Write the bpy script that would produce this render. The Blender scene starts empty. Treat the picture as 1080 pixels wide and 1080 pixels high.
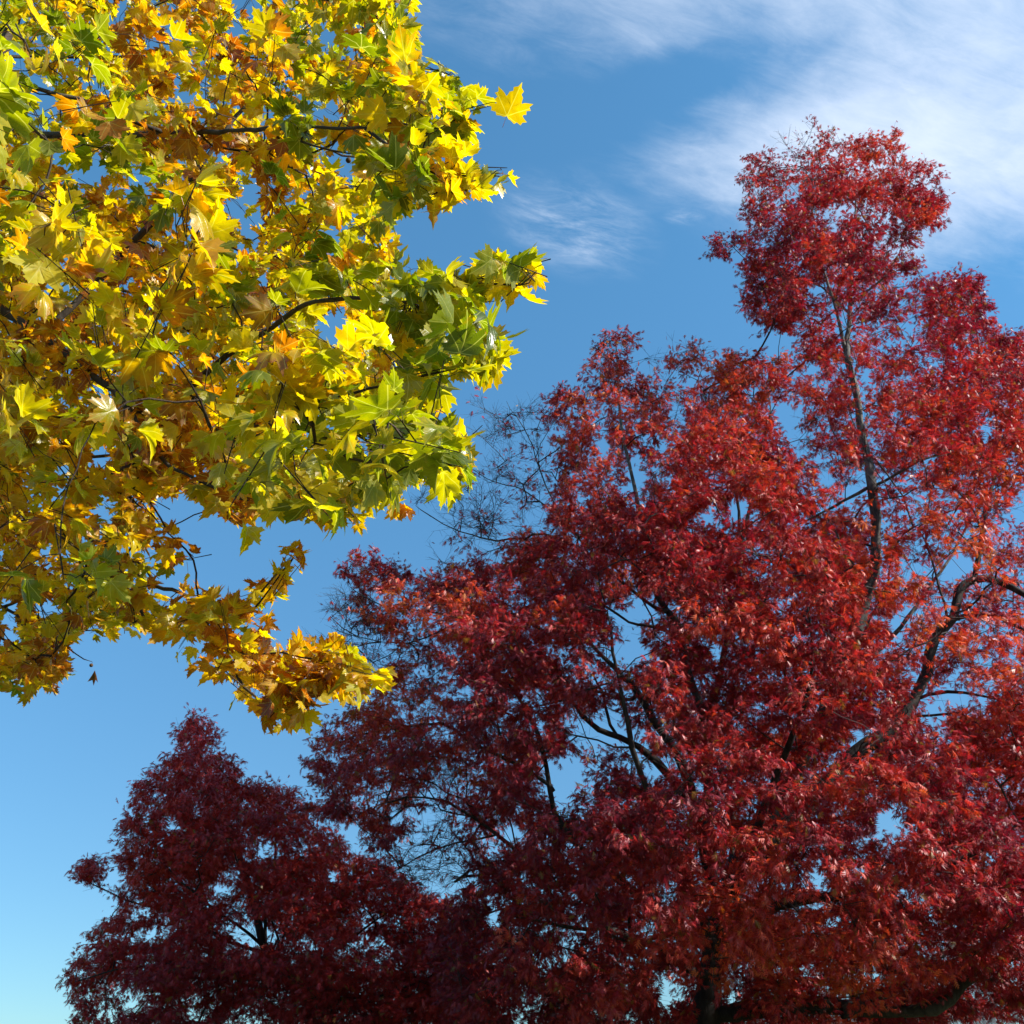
import bpy, math, random
import numpy as np

random.seed(7)
rng = np.random.default_rng(11)
S = bpy.context.scene
COL = S.collection
R = math.radians

# ------------------------------------------------------------------ camera
CAM = np.array((0.0, 0.0, 1.6))
PITCH = R(30.0)
T = 0.4986                                    # tan of half the field of view
cam_d = bpy.data.cameras.new('camera')
cam_d.sensor_width = 36.0
cam_d.lens = 18.0 / T
cam_d.clip_start = 0.05
cam_d.clip_end = 20000.0
cam = bpy.data.objects.new('camera', cam_d)
cam.location = CAM
cam.rotation_euler = (R(90) + PITCH, 0, 0)
COL.objects.link(cam)
S.camera = cam

# ------------------------------------------------------------------ light
SUN_EL, SUN_AZ = R(37), R(107)                # azimuth clockwise from the view direction
TO_SUN = np.array((math.cos(SUN_EL) * math.sin(SUN_AZ), math.cos(SUN_EL) * math.cos(SUN_AZ), math.sin(SUN_EL)))
SKY_STRENGTH, SUN_STRENGTH, EXPOSURE = 0.108, 5.0, 0.86

S.view_settings.view_transform = 'Standard'
S.view_settings.look = 'None'
S.view_settings.gamma = 1.0
S.view_settings.exposure = EXPOSURE
S.cycles.max_bounces = 6
S.cycles.diffuse_bounces = 4
S.cycles.glossy_bounces = 2
S.cycles.transmission_bounces = 4
S.cycles.use_denoising = True


class NT:
    """small helper round a node tree"""
    def __init__(self, tree):
        self.t = tree
        tree.nodes.clear()

    def n(self, kind, **kw):
        nd = self.t.nodes.new(kind)
        for k, v in kw.items():
            if k[0] == 'i' and k[1:].isdigit():
                self.put(nd.inputs[int(k[1:])], v)
            elif k.startswith('in_'):
                self.put(nd.inputs[k[3:].replace('_', ' ')], v)
            else:
                setattr(nd, k, v)
        return nd

    def put(self, sock, v):
        if isinstance(v, bpy.types.NodeSocket):
            self.t.links.new(v, sock)
        else:
            sock.default_value = v

    def math(self, op, a, b=0.0, c=0.0, clamp=False):
        nd = self.n('ShaderNodeMath', operation=op, i0=a, i1=b, i2=c)
        nd.use_clamp = clamp
        return nd.outputs[0]

    def vmath(self, op, a, b=(0, 0, 0)):
        nd = self.n('ShaderNodeVectorMath', operation=op, i0=a, i1=b)
        return nd.outputs['Value'] if op in ('LENGTH', 'DOT_PRODUCT', 'DISTANCE') else nd.outputs[0]

    def smooth(self, x, lo, hi, o0=0.0, o1=1.0):
        nd = self.n('ShaderNodeMapRange', interpolation_type='SMOOTHSTEP')
        self.put(nd.inputs[0], x)
        for i, v in enumerate((lo, hi, o0, o1)):
            self.put(nd.inputs[1 + i], v)
        return nd.outputs[0]

    def mix(self, f, a, b, blend='MIX'):
        nd = self.n('ShaderNodeMix', data_type='RGBA', blend_type=blend)
        self.put(nd.inputs[0], f)
        self.put(nd.inputs[6], a)
        self.put(nd.inputs[7], b)
        return nd.outputs[2]

    def noise(self, vec, scale, detail=4, rough=0.55, dist=0.0):
        return self.n('ShaderNodeTexNoise', in_Vector=vec, in_Scale=scale, in_Detail=detail, in_Roughness=rough, in_Distortion=dist).outputs[0]


world = bpy.data.worlds.new('World')
S.world = world
world.use_nodes = True
w = NT(world.node_tree)
sky = w.n('ShaderNodeTexSky', sky_type='NISHITA', sun_disc=False, sun_elevation=SUN_EL, sun_rotation=SUN_AZ,
          altitude=100.0, air_density=1.0, dust_density=0.3, ozone_density=1.6)
dirv = w.n('ShaderNodeTexCoord').outputs['Generated']
sep = w.n('ShaderNodeSeparateXYZ', i0=dirv)
zc = w.math('MAXIMUM', sep.outputs[2], 0.06)
q = w.n('ShaderNodeCombineXYZ', i0=w.math('DIVIDE', sep.outputs[0], zc), i1=w.math('DIVIDE', sep.outputs[1], zc)).outputs[0]


def stretched(angle, sx, sy, off=(0, 0, 0)):
    r_ = w.n('ShaderNodeMapping', vector_type='POINT', in_Vector=q, in_Rotation=(0, 0, R(-angle)))
    return w.n('ShaderNodeMapping', vector_type='POINT', in_Vector=r_.outputs[0], in_Scale=(sx, sy, 1), in_Location=off).outputs[0]


def blob(cx, cy, rx, ry, ang=0.0):
    v = w.vmath('SUBTRACT', q, (cx, cy, 0))
    v = w.n('ShaderNodeMapping', vector_type='POINT', in_Vector=v, in_Rotation=(0, 0, R(ang))).outputs[0]
    v = w.vmath('DIVIDE', v, (rx, ry, 1))
    return w.smooth(w.vmath('LENGTH', v), 1.0, 0.0)


streak = w.noise(stretched(22, 2.2, 5.5), 2.2, 8, 0.64, 0.35)
fine = w.noise(stretched(20, 5, 14), 2.0, 7, 0.68, 0.45)
soft = w.noise(stretched(10, 3.2, 3.2, (3, 1, 0)), 1.3, 4, 0.5, 0.4)
veil = w.math('ADD', blob(0.57, 0.82, 0.44, 0.42, -10), w.math('MULTIPLY', blob(0.33, 0.62, 0.50, 0.19, 12), 0.58))
veil = w.math('ADD', veil, w.math('MULTIPLY', blob(0.28, 0.86, 0.30, 0.13, 14), 0.5))
veil = w.math('ADD', veil, w.math('MULTIPLY', blob(0.02, 0.62, 0.35, 0.20, 0), 0.30))
veil = w.math('SUBTRACT', veil, w.math('MULTIPLY', blob(0.185, 0.755, 0.13, 0.055, 20), 0.26))
def centred(x, k):
    return w.math('MULTIPLY', w.math('SUBTRACT', x, 0.5), k)


tex = w.math('ADD', centred(streak, 0.65), w.math('ADD', centred(soft, 1.2), centred(fine, 0.65)))
cl1 = w.math('MULTIPLY', w.smooth(w.math('ADD', veil, tex), 0.02, 1.45), w.smooth(veil, 0.0, 0.30, 0.0, 0.92))
wisp = w.math('MULTIPLY', blob(0.085, 0.985, 0.15, 0.10, -35), w.smooth(w.math('ADD', w.math('MULTIPLY', fine, .7), w.math('MULTIPLY', streak, .3)), 0.36, 0.85))
puff = w.math('MULTIPLY', blob(0.225, 0.965, 0.035, 0.02, 0), w.smooth(fine, 0.35, 0.7))
cloud = w.math('MULTIPLY', w.math('ADD', w.math('ADD', cl1, w.math('MULTIPLY', puff, 0.4)), w.math('MULTIPLY', wisp, 0.95)), 1.0, clamp=True)
tint = w.mix(1.0, sky.outputs[0], (0.62, 1.15, 1.19, 1), 'MULTIPLY')
low = w.smooth(sep.outputs[2], 0.0, 0.75)           # less glare towards the horizon than the model's clear air gives
tint = w.mix(1.0, tint, w.mix(low, (0.62, 0.51, 0.59, 1), (1.0, 1.0, 1.06, 1)), 'MULTIPLY')
skyc = w.mix(cloud, tint, (4.6, 5.2, 6.2, 1))
bg = w.n('ShaderNodeBackground', in_Color=skyc, in_Strength=SKY_STRENGTH)
wo = w.n('ShaderNodeOutputWorld')
w.t.links.new(bg.outputs[0], wo.inputs[0])

sun_d = bpy.data.lights.new('sun', 'SUN')
sun_d.energy = SUN_STRENGTH
sun_d.angle = R(0.53)
sun_d.color = (1.0, 0.955, 0.88)
sun = bpy.data.objects.new('sun', sun_d)
from mathutils import Vector
sun.rotation_euler = Vector(TO_SUN).to_track_quat('Z', 'Y').to_euler()
sun.location = (20, -10, 30)
COL.objects.link(sun)


# ------------------------------------------------------------------ pixel <-> point
CP, SP = math.cos(PITCH), math.sin(PITCH)


def at(px, py, Y):
    """the place on the vertical plane at distance Y that is seen at a point of the photo"""
    px, py, Y = np.broadcast_arrays(np.asarray(px, float), np.asarray(py, float), np.asarray(Y, float))
    u = (px - 540) / 540 * T
    v = (540 - py) / 540 * T
    dy = CP - v * SP
    k = Y / dy
    return np.stack((u * k + CAM[0], Y + CAM[1], (SP + v * CP) * k + CAM[2]), -1)


def see(P):
    d = P - CAM
    f = d[..., 1] * CP + d[..., 2] * SP
    f = np.maximum(f, 0.05)
    v = -d[..., 1] * SP + d[..., 2] * CP
    return 540 + d[..., 0] / f / T * 540, 540 - v / f / T * 540


def inside(px, py, poly):
    poly = np.asarray(poly, float)
    x0, y0 = poly[:, 0], poly[:, 1]
    x1, y1 = np.roll(x0, -1), np.roll(y0, -1)
    r = np.zeros(len(px), bool)
    for a, b, c, d in zip(x0, y0, x1, y1):
        if b == d:
            continue
        r ^= ((b > py) != (d > py)) & (px < (c - a) * (py - b) / (d - b) + a)
    return r


def edge_dist(px, py, poly):
    """signed distance in photo pixels, positive inside"""
    poly = np.asarray(poly, float)
    best = np.full(len(px), 1e9)
    for (a, b), (c, d) in zip(poly, np.roll(poly, -1, 0)):
        ex, ey = c - a, d - b
        t = np.clip(((px - a) * ex + (py - b) * ey) / (ex * ex + ey * ey + 1e-9), 0, 1)
        best = np.minimum(best, np.hypot(px - a - t * ex, py - b - t * ey))
    return np.where(inside(px, py, poly), best, -best)


def unit(v):
    return v / np.maximum(np.linalg.norm(v, axis=-1, keepdims=True), 1e-9)


# ------------------------------------------------------------------ mesh helpers
def mesh_obj(name, V, faces, mat, parent=None, attrs=None, uv=None, smooth=True):
    """faces: list of (n,k) index arrays, one array for each face size"""
    me = bpy.data.meshes.new(name)
    me.vertices.add(len(V))
    me.vertices.foreach_set('co', np.ascontiguousarray(V, np.float32).ravel())
    faces = [f for f in faces if len(f)]
    loops = np.concatenate([f.ravel() for f in faces]).astype(np.int32)
    tot = np.concatenate([np.full(len(f), f.shape[1]) for f in faces]).astype(np.int32)
    start = np.concatenate(([0], np.cumsum(tot)[:-1])).astype(np.int32)
    me.loops.add(len(loops))
    me.loops.foreach_set('vertex_index', loops)
    me.polygons.add(len(tot))
    me.polygons.foreach_set('loop_start', start)
    me.polygons.foreach_set('use_smooth', np.full(len(tot), smooth, bool))
    if attrs:
        for k, a in attrs.items():
            at_ = me.attributes.new(k, 'FLOAT_COLOR', 'POINT')
            c = np.ones((len(V), 4), np.float32)
            c[:, :3] = a
            at_.data.foreach_set('color', c.ravel())
    if uv is not None:
        l = me.uv_layers.new(name='UVMap')
        l.data.foreach_set('uv', np.ascontiguousarray(uv[loops], np.float32).ravel())
    me.update(calc_edges=True)
    me.validate()
    if mat:
        me.materials.append(mat)
    o = bpy.data.objects.new(name, me)
    COL.objects.link(o)
    if parent:
        o.parent = parent
        if parent.type == 'EMPTY':
            o.location = -np.array(parent.location)
    return o


def thing(name, label, cat, loc, group=None):
    o = bpy.data.objects.new(name, None)
    COL.objects.link(o)
    o.location = loc
    o.empty_display_size = 0.5
    o['label'] = label
    o['category'] = cat
    if group:
        o['group'] = group
    return o


class Tubes:
    def __init__(self):
        self.V, self.F, self.T, self.n = [], [], [], 0

    def chain(self, P, rad, sides):
        P = np.asarray(P, float)
        m = len(P)
        if m < 2:
            return
        t = unit(np.gradient(P, axis=0))
        mean = t.mean(0)
        ref = np.eye(3)[np.argmin(np.abs(mean))]
        a = unit(np.cross(t, ref))
        b = np.cross(t, a)
        th = np.arange(sides) * 2 * math.pi / sides
        ring = P[:, None] + rad[:, None, None] * (np.cos(th)[None, :, None] * a[:, None] + np.sin(th)[None, :, None] * b[:, None])
        self.V.append(ring.reshape(-1, 3))
        i = np.arange(m - 1)[:, None] * sides + np.arange(sides)[None]
        j = np.arange(m - 1)[:, None] * sides + (np.arange(sides)[None] + 1) % sides
        f = np.stack((i, j, j + sides, i + sides), -1).reshape(-1, 4) + self.n
        self.F.append(f)
        self.n += m * sides

    def sticks(self, A, B, ra, rb, sides=3):
        """many straight thin twigs at once"""
        A, B = np.asarray(A), np.asarray(B)
        m = len(A)
        if m == 0:
            return
        t = unit(B - A)
        ref = np.where(np.abs(t[:, 2:3]) < 0.8, np.array([[0, 0, 1.0]]), np.array([[1.0, 0, 0]]))
        a = unit(np.cross(t, ref))
        b = np.cross(t, a)
        th = np.arange(sides) * 2 * math.pi / sides
        o = np.cos(th)[None, :, None] * a[:, None] + np.sin(th)[None, :, None] * b[:, None]
        ra = np.broadcast_to(ra, (m,))[:, None, None]
        rb = np.broadcast_to(rb, (m,))[:, None, None]
        V = np.concatenate((A[:, None] + o * ra, B[:, None] + o * rb), 1)
        self.V.append(V.reshape(-1, 3))
        k = np.arange(sides)
        f = np.stack((k, (k + 1) % sides, (k + 1) % sides + sides, k + sides), -1)
        f = (np.arange(m)[:, None, None] * 2 * sides + f[None]).reshape(-1, 4) + self.n
        self.F.append(f)
        self.n += m * 2 * sides

    def build(self, name, mat, parent, attrs=None):
        return mesh_obj(name, np.concatenate(self.V), [np.concatenate(self.F)], mat, parent)


# ------------------------------------------------------------------ a growing skeleton
class Skeleton:
    def __init__(self, cap=90000):
        self.P = np.zeros((cap, 3))
        self.par = np.full(cap, -1, int)
        self.w = np.zeros(cap)
        self.rfix = np.zeros(cap)
        self.n = 0
        self.chains = []                        # (name, node ids)

    def add(self, pts, parent, name, rad=None):
        ids = []
        for k, p in enumerate(pts):
            i = self.n
            self.P[i] = p
            self.par[i] = parent
            if rad is not None:
                self.rfix[i] = rad[k]
            parent = i
            ids.append(i)
            self.n += 1
        return ids

    def limb(self, pts, r0, r1, name='limb', join=True, step=0.35, wob=0.035):
        """a limb traced through points, joined to the nearest wood already there"""
        pts = np.asarray(pts, float)
        par = -1
        if join and self.n:
            par = int(np.argmin(np.linalg.norm(self.P[:self.n] - pts[0], axis=1)))
            if np.linalg.norm(self.P[par] - pts[0]) > 0.02:
                pts = np.vstack((self.P[par], pts))
        # Catmull-Rom through the points
        ext = np.vstack((2 * pts[0] - pts[1], pts, 2 * pts[-1] - pts[-2]))
        out = []
        for k in range(1, len(ext) - 2):
            a, b, c, d = ext[k - 1:k + 3]
            m = max(2, int(np.linalg.norm(c - b) / step))
            for s in np.arange(m) / m:
                out.append(0.5 * ((2 * b) + (c - a) * s + (2 * a - 5 * b + 4 * c - d) * s * s + (3 * b - a - 3 * c + d) * s ** 3))
        out.append(pts[-1])
        out = np.array(out)
        g = rng.normal(0, 1, out.shape)
        g = (g + np.roll(g, 1, 0) + np.roll(g, 2, 0)) / 2.0
        env = np.minimum(1, np.arange(len(out)) / 3.0)[:, None]
        out = out + g * wob * env
        f = np.linspace(0, 1, len(out))
        rad = r0 + (r1 - r0) * f ** 0.65
        rad = rad * (1 + rng.normal(0, 0.08, len(out)))
        if par >= 0:
            out[0] = self.P[par]
            ids = [par] + self.add(out[1:], par, name, rad[1:])
            self.chains.append((name, ids, rad[0]))
        else:
            ids = self.add(out, -1, name, rad)
            self.chains.append((name, ids, rad[0]))
        return ids

    def grow(self, C, base, step=0.4, wob=0.09, weight=1.0, arch=0.12, rootward=0.55, maxlen=None):
        """branches reaching from the nearest suitable wood to every point of C; returns the tip node of each"""
        d0 = np.array([np.min(np.linalg.norm(self.P[:self.n] - c, axis=1)) for c in C])
        tips = np.full(len(C), -1, int)
        for ci in np.argsort(d0):
            c = C[ci]
            D = c - self.P[:self.n]
            L = np.linalg.norm(D, axis=1)
            nb = np.linalg.norm(self.P[:self.n] - base, axis=1)
            cb = np.linalg.norm(c - base)
            cost = L + rootward * np.maximum(0, nb - cb + 0.3 * L) + 0.25 * np.maximum(0, -D[:, 2])
            k = int(np.argmin(cost))
            if L[k] < 0.12:
                tips[ci] = k
                self.w[k] += weight
                continue
            m = max(2, int(round(L[k] / step)) + 1)
            f = np.linspace(0, 1, m + 1)[1:, None]
            side = rng.normal(0, 1, 3)
            side[2] = abs(side[2]) * 0.4 + 0.5
            bow = unit(side) * arch * L[k] * (f * (1 - f) * 4 * 0.5)
            pts = self.P[k] + D[k] * f + bow + rng.normal(0, wob, (m, 3)) * step * (1 - f * 0.6)
            ids = self.add(pts, k, 'twigs')
            self.chains.append(('twigs', [k] + ids, None))
            self.w[ids[-1]] += weight
            tips[ci] = ids[-1]
        return tips

    def mesh(self, parent, mats, r_tip, power, extra=None, twig_label='twigs'):
        n = self.n
        W = self.w[:n].copy()
        for i in range(n - 1, -1, -1):
            if self.par[i] >= 0:
                W[self.par[i]] += W[i]
        r = np.maximum(r_tip * np.maximum(W, 1) ** power, self.rfix[:n])
        tw = Tubes()
        objs = []
        for name, ids, r0 in self.chains:
            if name == 'twigs':
                ids = [ids[0]] + [i for i in ids[1:] if W[i] > 0]
                if len(ids) < 2:
                    continue
            P = self.P[ids]
            if name == 'twigs':
                rad = r[ids].copy()
                rad[0] = min(rad[0], rad[1] * 1.35)
                rad[-1] *= 0.6
                sides = 3 if rad[0] < 0.012 else (5 if rad[0] < 0.035 else 8)
                tw.chain(P, rad, sides)
            else:
                t = Tubes()
                rad = np.maximum(self.rfix[ids], r[ids] * 0.45)
                rad[0] = min(rad[0], rad[1] * 1.3)
                rad[-1] *= 0.5
                if name == 'trunk':
                    rad[0] *= 1.45
                    rad[1] *= 1.15
                t.chain(P, rad, 12 if rad[0] > 0.09 else 8)
                objs.append(t.build(name, mats[0], parent))
        if extra:
            extra(tw)
        if tw.n:
            o = tw.build('twigs', mats[1], parent)
            o['kind'] = 'stuff'
        return objs


# ------------------------------------------------------------------ materials
def new_mat(name):
    m = bpy.data.materials.new(name)
    m.use_nodes = True
    return m, NT(m.node_tree)


def bark_material(name, dark, light, scale=6.0, bump=0.6, smooth_top=False):
    m, k = new_mat(name)
    co = k.n('ShaderNodeTexCoord').outputs['Object']
    st = k.n('ShaderNodeMapping', in_Vector=co, in_Scale=(1, 1, 0.3)).outputs[0]
    a = k.noise(st, scale * 3, 6, 0.7, 0.6)
    b = k.noise(co, scale * 0.35, 3, 0.5)
    f = k.smooth(k.math('ADD', k.math('MULTIPLY', a, 0.7), k.math('MULTIPLY', b, 0.5)), 0.42, 0.8)
    c = k.mix(f, (*dark, 1), (*light, 1))
    if smooth_top:                              # young bark high in the tree is smooth and pale
        z = k.n('ShaderNodeSeparateXYZ', i0=co).outputs[2]
        c = k.mix(k.smooth(k.math('ADD', z, k.math('MULTIPLY', b, 4.0)), 13.0, 18.0), c, k.mix(f, (0.05, 0.045, 0.042, 1), (0.20, 0.183, 0.168, 1)))
    bp = k.n('ShaderNodeBump', in_Strength=bump, in_Distance=0.03, in_Height=a)
    p = k.n('ShaderNodeBsdfPrincipled', in_Base_Color=c, in_Roughness=0.85, in_Normal=bp.outputs[0])
    p.inputs['Specular IOR Level'].default_value = 0.3
    o = k.n('ShaderNodeOutputMaterial')
    k.t.links.new(p.outputs[0], o.inputs[0])
    return m


def leaf_material(name, sat, trans_gain, trans_mix, rough, spec, under, veins=False, mottling=0.15):
    m, k = new_mat(name)
    col = k.n('ShaderNodeAttribute', attribute_name='leaf_color').outputs['Color']
    geo = k.n('ShaderNodeNewGeometry')
    co = k.n('ShaderNodeTexCoord').outputs['Object']
    mo = k.noise(co, 16.0 if veins else 9.0, 3, 0.6)
    mo = k.smooth(mo, 0.3, 0.7, 1 - mottling, 1 + mottling)
    hsv = k.n('ShaderNodeHueSaturation', in_Color=col, in_Value=mo)
    base = hsv.outputs[0]
    nrm = None
    if veins:
        uv = k.n('ShaderNodeTexCoord').outputs['UV']
        s = k.n('ShaderNodeSeparateXYZ', i0=uv)
        x = k.math('SUBTRACT', s.outputs[0], 0.5)
        y = k.math('SUBTRACT', s.outputs[1], 0.12)
        r_ = k.math('SQRT', k.math('ADD', k.math('MULTIPLY', x, x), k.math('MULTIPLY', y, y)))
        ang = k.math('ARCTAN2', x, y)
        ang = k.math('ABSOLUTE', k.math('SINE', k.math('MULTIPLY', ang, 4.0)))
        d = k.math('MULTIPLY', k.math('MULTIPLY', ang, r_), 0.25)
        v = k.smooth(d, 0.004, 0.011, 1.0, 0.0)
        # small side veins
        sv = k.math('ABSOLUTE', k.math('SINE', k.math('ADD', k.math('MULTIPLY', r_, 62.0), k.math('MULTIPLY', ang, -9.0))))
        v2 = k.smooth(sv, 0.0, 0.25, 0.35, 0.0)
        vv = k.math('MAXIMUM', v, v2)
        base = k.mix(k.math('MULTIPLY', vv, 0.48), base, (0.62, 0.58, 0.16, 1))
        # browning towards some margins, by leaf-sized blotches
        bl = k.smooth(k.noise(co, 7.0, 5, 0.7, 0.5), 0.60, 0.72)
        base = k.mix(k.math('MULTIPLY', bl, 0.45), base, (0.30, 0.15, 0.03, 1))
        bp = k.n('ShaderNodeBump', in_Strength=0.25, in_Distance=0.004, in_Height=k.math('ADD', k.math('MULTIPLY', vv, -1.0), k.noise(co, 40.0, 2)))
        nrm = bp.outputs[0]
    side = k.mix(geo.outputs['Backfacing'], base, k.mix(0.22, base, (*under, 1)))
    rg = k.math('ADD', k.math('MULTIPLY', geo.outputs['Backfacing'], 0.22), rough)
    p = k.n('ShaderNodeBsdfPrincipled', in_Base_Color=side, in_Roughness=rg)
    k.put(p.inputs['Specular IOR Level'], k.math('SUBTRACT', spec, k.math('MULTIPLY', geo.outputs['Backfacing'], spec * 0.6)))
    hs2 = k.n('ShaderNodeHueSaturation', in_Color=base, in_Saturation=sat, in_Value=trans_gain)
    t = k.n('ShaderNodeBsdfTranslucent', in_Color=hs2.outputs[0])
    if nrm:
        k.put(p.inputs['Normal'], nrm)
    mx = k.n('ShaderNodeMixShader', i0=trans_mix)
    k.t.links.new(p.outputs[0], mx.inputs[1])
    k.t.links.new(t.outputs[0], mx.inputs[2])
    o = k.n('ShaderNodeOutputMaterial')
    k.t.links.new(mx.outputs[0], o.inputs[0])
    return m


OAK_BARK = bark_material('oak_bark', (0.018, 0.014, 0.013), (0.06, 0.052, 0.047), smooth_top=True)
OAK_TWIG = bark_material('oak_twig_bark', (0.018, 0.013, 0.013), (0.075, 0.062, 0.058), 9)
PLANE_BARK = bark_material('plane_bark', (0.025, 0.018, 0.012), (0.085, 0.065, 0.045), 5)
PLANE_TWIG = bark_material('plane_twig_bark', (0.02, 0.013, 0.01), (0.07, 0.045, 0.03), 9)
GREY_TWIG = bark_material('grey_twig_bark', (0.10, 0.09, 0.095), (0.26, 0.24, 0.25), 9)
OAK_LEAF = leaf_material('oak_leaf', 1.05, 1.5, 0.31, 0.45, 0.45, (0.32, 0.08, 0.07))
PLANE_LEAF = leaf_material('plane_leaf', 1.12, 2.0, 0.55, 0.28, 0.65, (0.36, 0.34, 0.10), veins=True, mottling=0.12)

# ------------------------------------------------------------------ ground
def ground():
    m, k = new_mat('grass_ground')
    co = k.n('ShaderNodeTexCoord').outputs['Object']
    f = k.noise(co, 0.35, 6, 0.6)
    g = k.noise(co, 14.0, 4, 0.7)
    c = k.mix(k.smooth(f, 0.35, 0.65), (0.050, 0.075, 0.018, 1), (0.085, 0.105, 0.030, 1))
    c = k.mix(k.smooth(g, 0.5, 0.75), c, (0.24, 0.085, 0.03, 1))
    bp = k.n('ShaderNodeBump', in_Strength=0.6, in_Distance=0.05, in_Height=g)
    p = k.n('ShaderNodeBsdfPrincipled', in_Base_Color=c, in_Roughness=0.9, in_Normal=bp.outputs[0])
    o = k.n('ShaderNodeOutputMaterial')
    k.t.links.new(p.outputs[0], o.inputs[0])
    n, h = 41, 6000.0
    gx = np.sign(np.linspace(-1, 1, n)) * np.abs(np.linspace(-1, 1, n)) ** 3 * h
    X, Y = np.meshgrid(gx, gx, indexing='ij')
    Z = 0.05 * np.sin(X * 0.21) * np.cos(Y * 0.17)
    V = np.stack((X, Y, Z), -1).reshape(-1, 3)
    i = (np.arange(n - 1)[:, None] * n + np.arange(n - 1)[None]).ravel()
    ob = mesh_obj('ground', V, [np.stack((i, i + n, i + n + 1, i + 1), -1)], m)
    ob['kind'] = 'structure'


ground()


# ------------------------------------------------------------------ red oaks
def oak_leaf_shape():
    """spine points and lobe tips of a deeply cut oak leaf of length 1"""
    sp = [(0, 0.0), (0, 0.20), (0, 0.42), (0, 0.64), (0, 0.82)]
    V = [(x, y, 0.0) for x, y in sp]
    F = []
    lobes = [(0.25, 0.30, 0, 1), (0.46, 0.62, 1, 2), (0.43, 0.88, 2, 3), (0.19, 1.02, 3, 4)]
    for sgn in (1, -1):
        for lx, ly, a, b in lobes:
            i = len(V)
            V.append((sgn * lx, ly, -0.10 - 0.25 * lx))
            F.append((a, i, b) if sgn > 0 else (a, b, i))
        i = len(V)
        V.append((sgn * 0.055, 0.80, -0.02))
    V.append((0, 1.08, -0.12))
    t = len(V) - 1
    F.append((4, t - 6, t)) if False else None
    F += [(3, 9, t), (3, t, 14)]
    # widen the blade along the midrib
    return np.array(V), np.array(F)


OV, OF = oak_leaf_shape()


def oak_leaves(C, Dr, N, size, col):
    """C base, Dr tip direction, N face normal"""
    m = len(C)
    X = np.cross(Dr, N)
    bend = rng.normal(0.10, 0.22, m)
    wid = rng.uniform(0.75, 1.2, m)
    V = OV[None] * np.ones((m, 1, 1))
    V[:, :, 2] = V[:, :, 2] * rng.uniform(0.2, 1.9, m)[:, None] - bend[:, None] * V[:, :, 1] ** 2
    V[:, :, 0] *= wid[:, None]
    W = C[:, None] + size[:, None, None] * (V[:, :, 0:1] * X[:, None] + V[:, :, 1:2] * Dr[:, None] + V[:, :, 2:3] * N[:, None])
    F = (np.arange(m)[:, None, None] * len(OV) + OF[None]).reshape(-1, 3)
    return W.reshape(-1, 3), F, np.repeat(col, len(OV), 0)


def lump(P, seed, scale):
    """cheap smooth noise in 0..1 from a few sines"""
    r = np.random.default_rng(seed)
    out = np.zeros(len(P))
    for k in range(5):
        d = unit(r.normal(0, 1, 3)) / scale * r.uniform(0.6, 1.7)
        out += np.sin(P @ d * 2 * math.pi + r.uniform(0, 6.3))
    return np.clip(out / 5 * 0.9 + 0.5, 0, 1)


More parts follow.
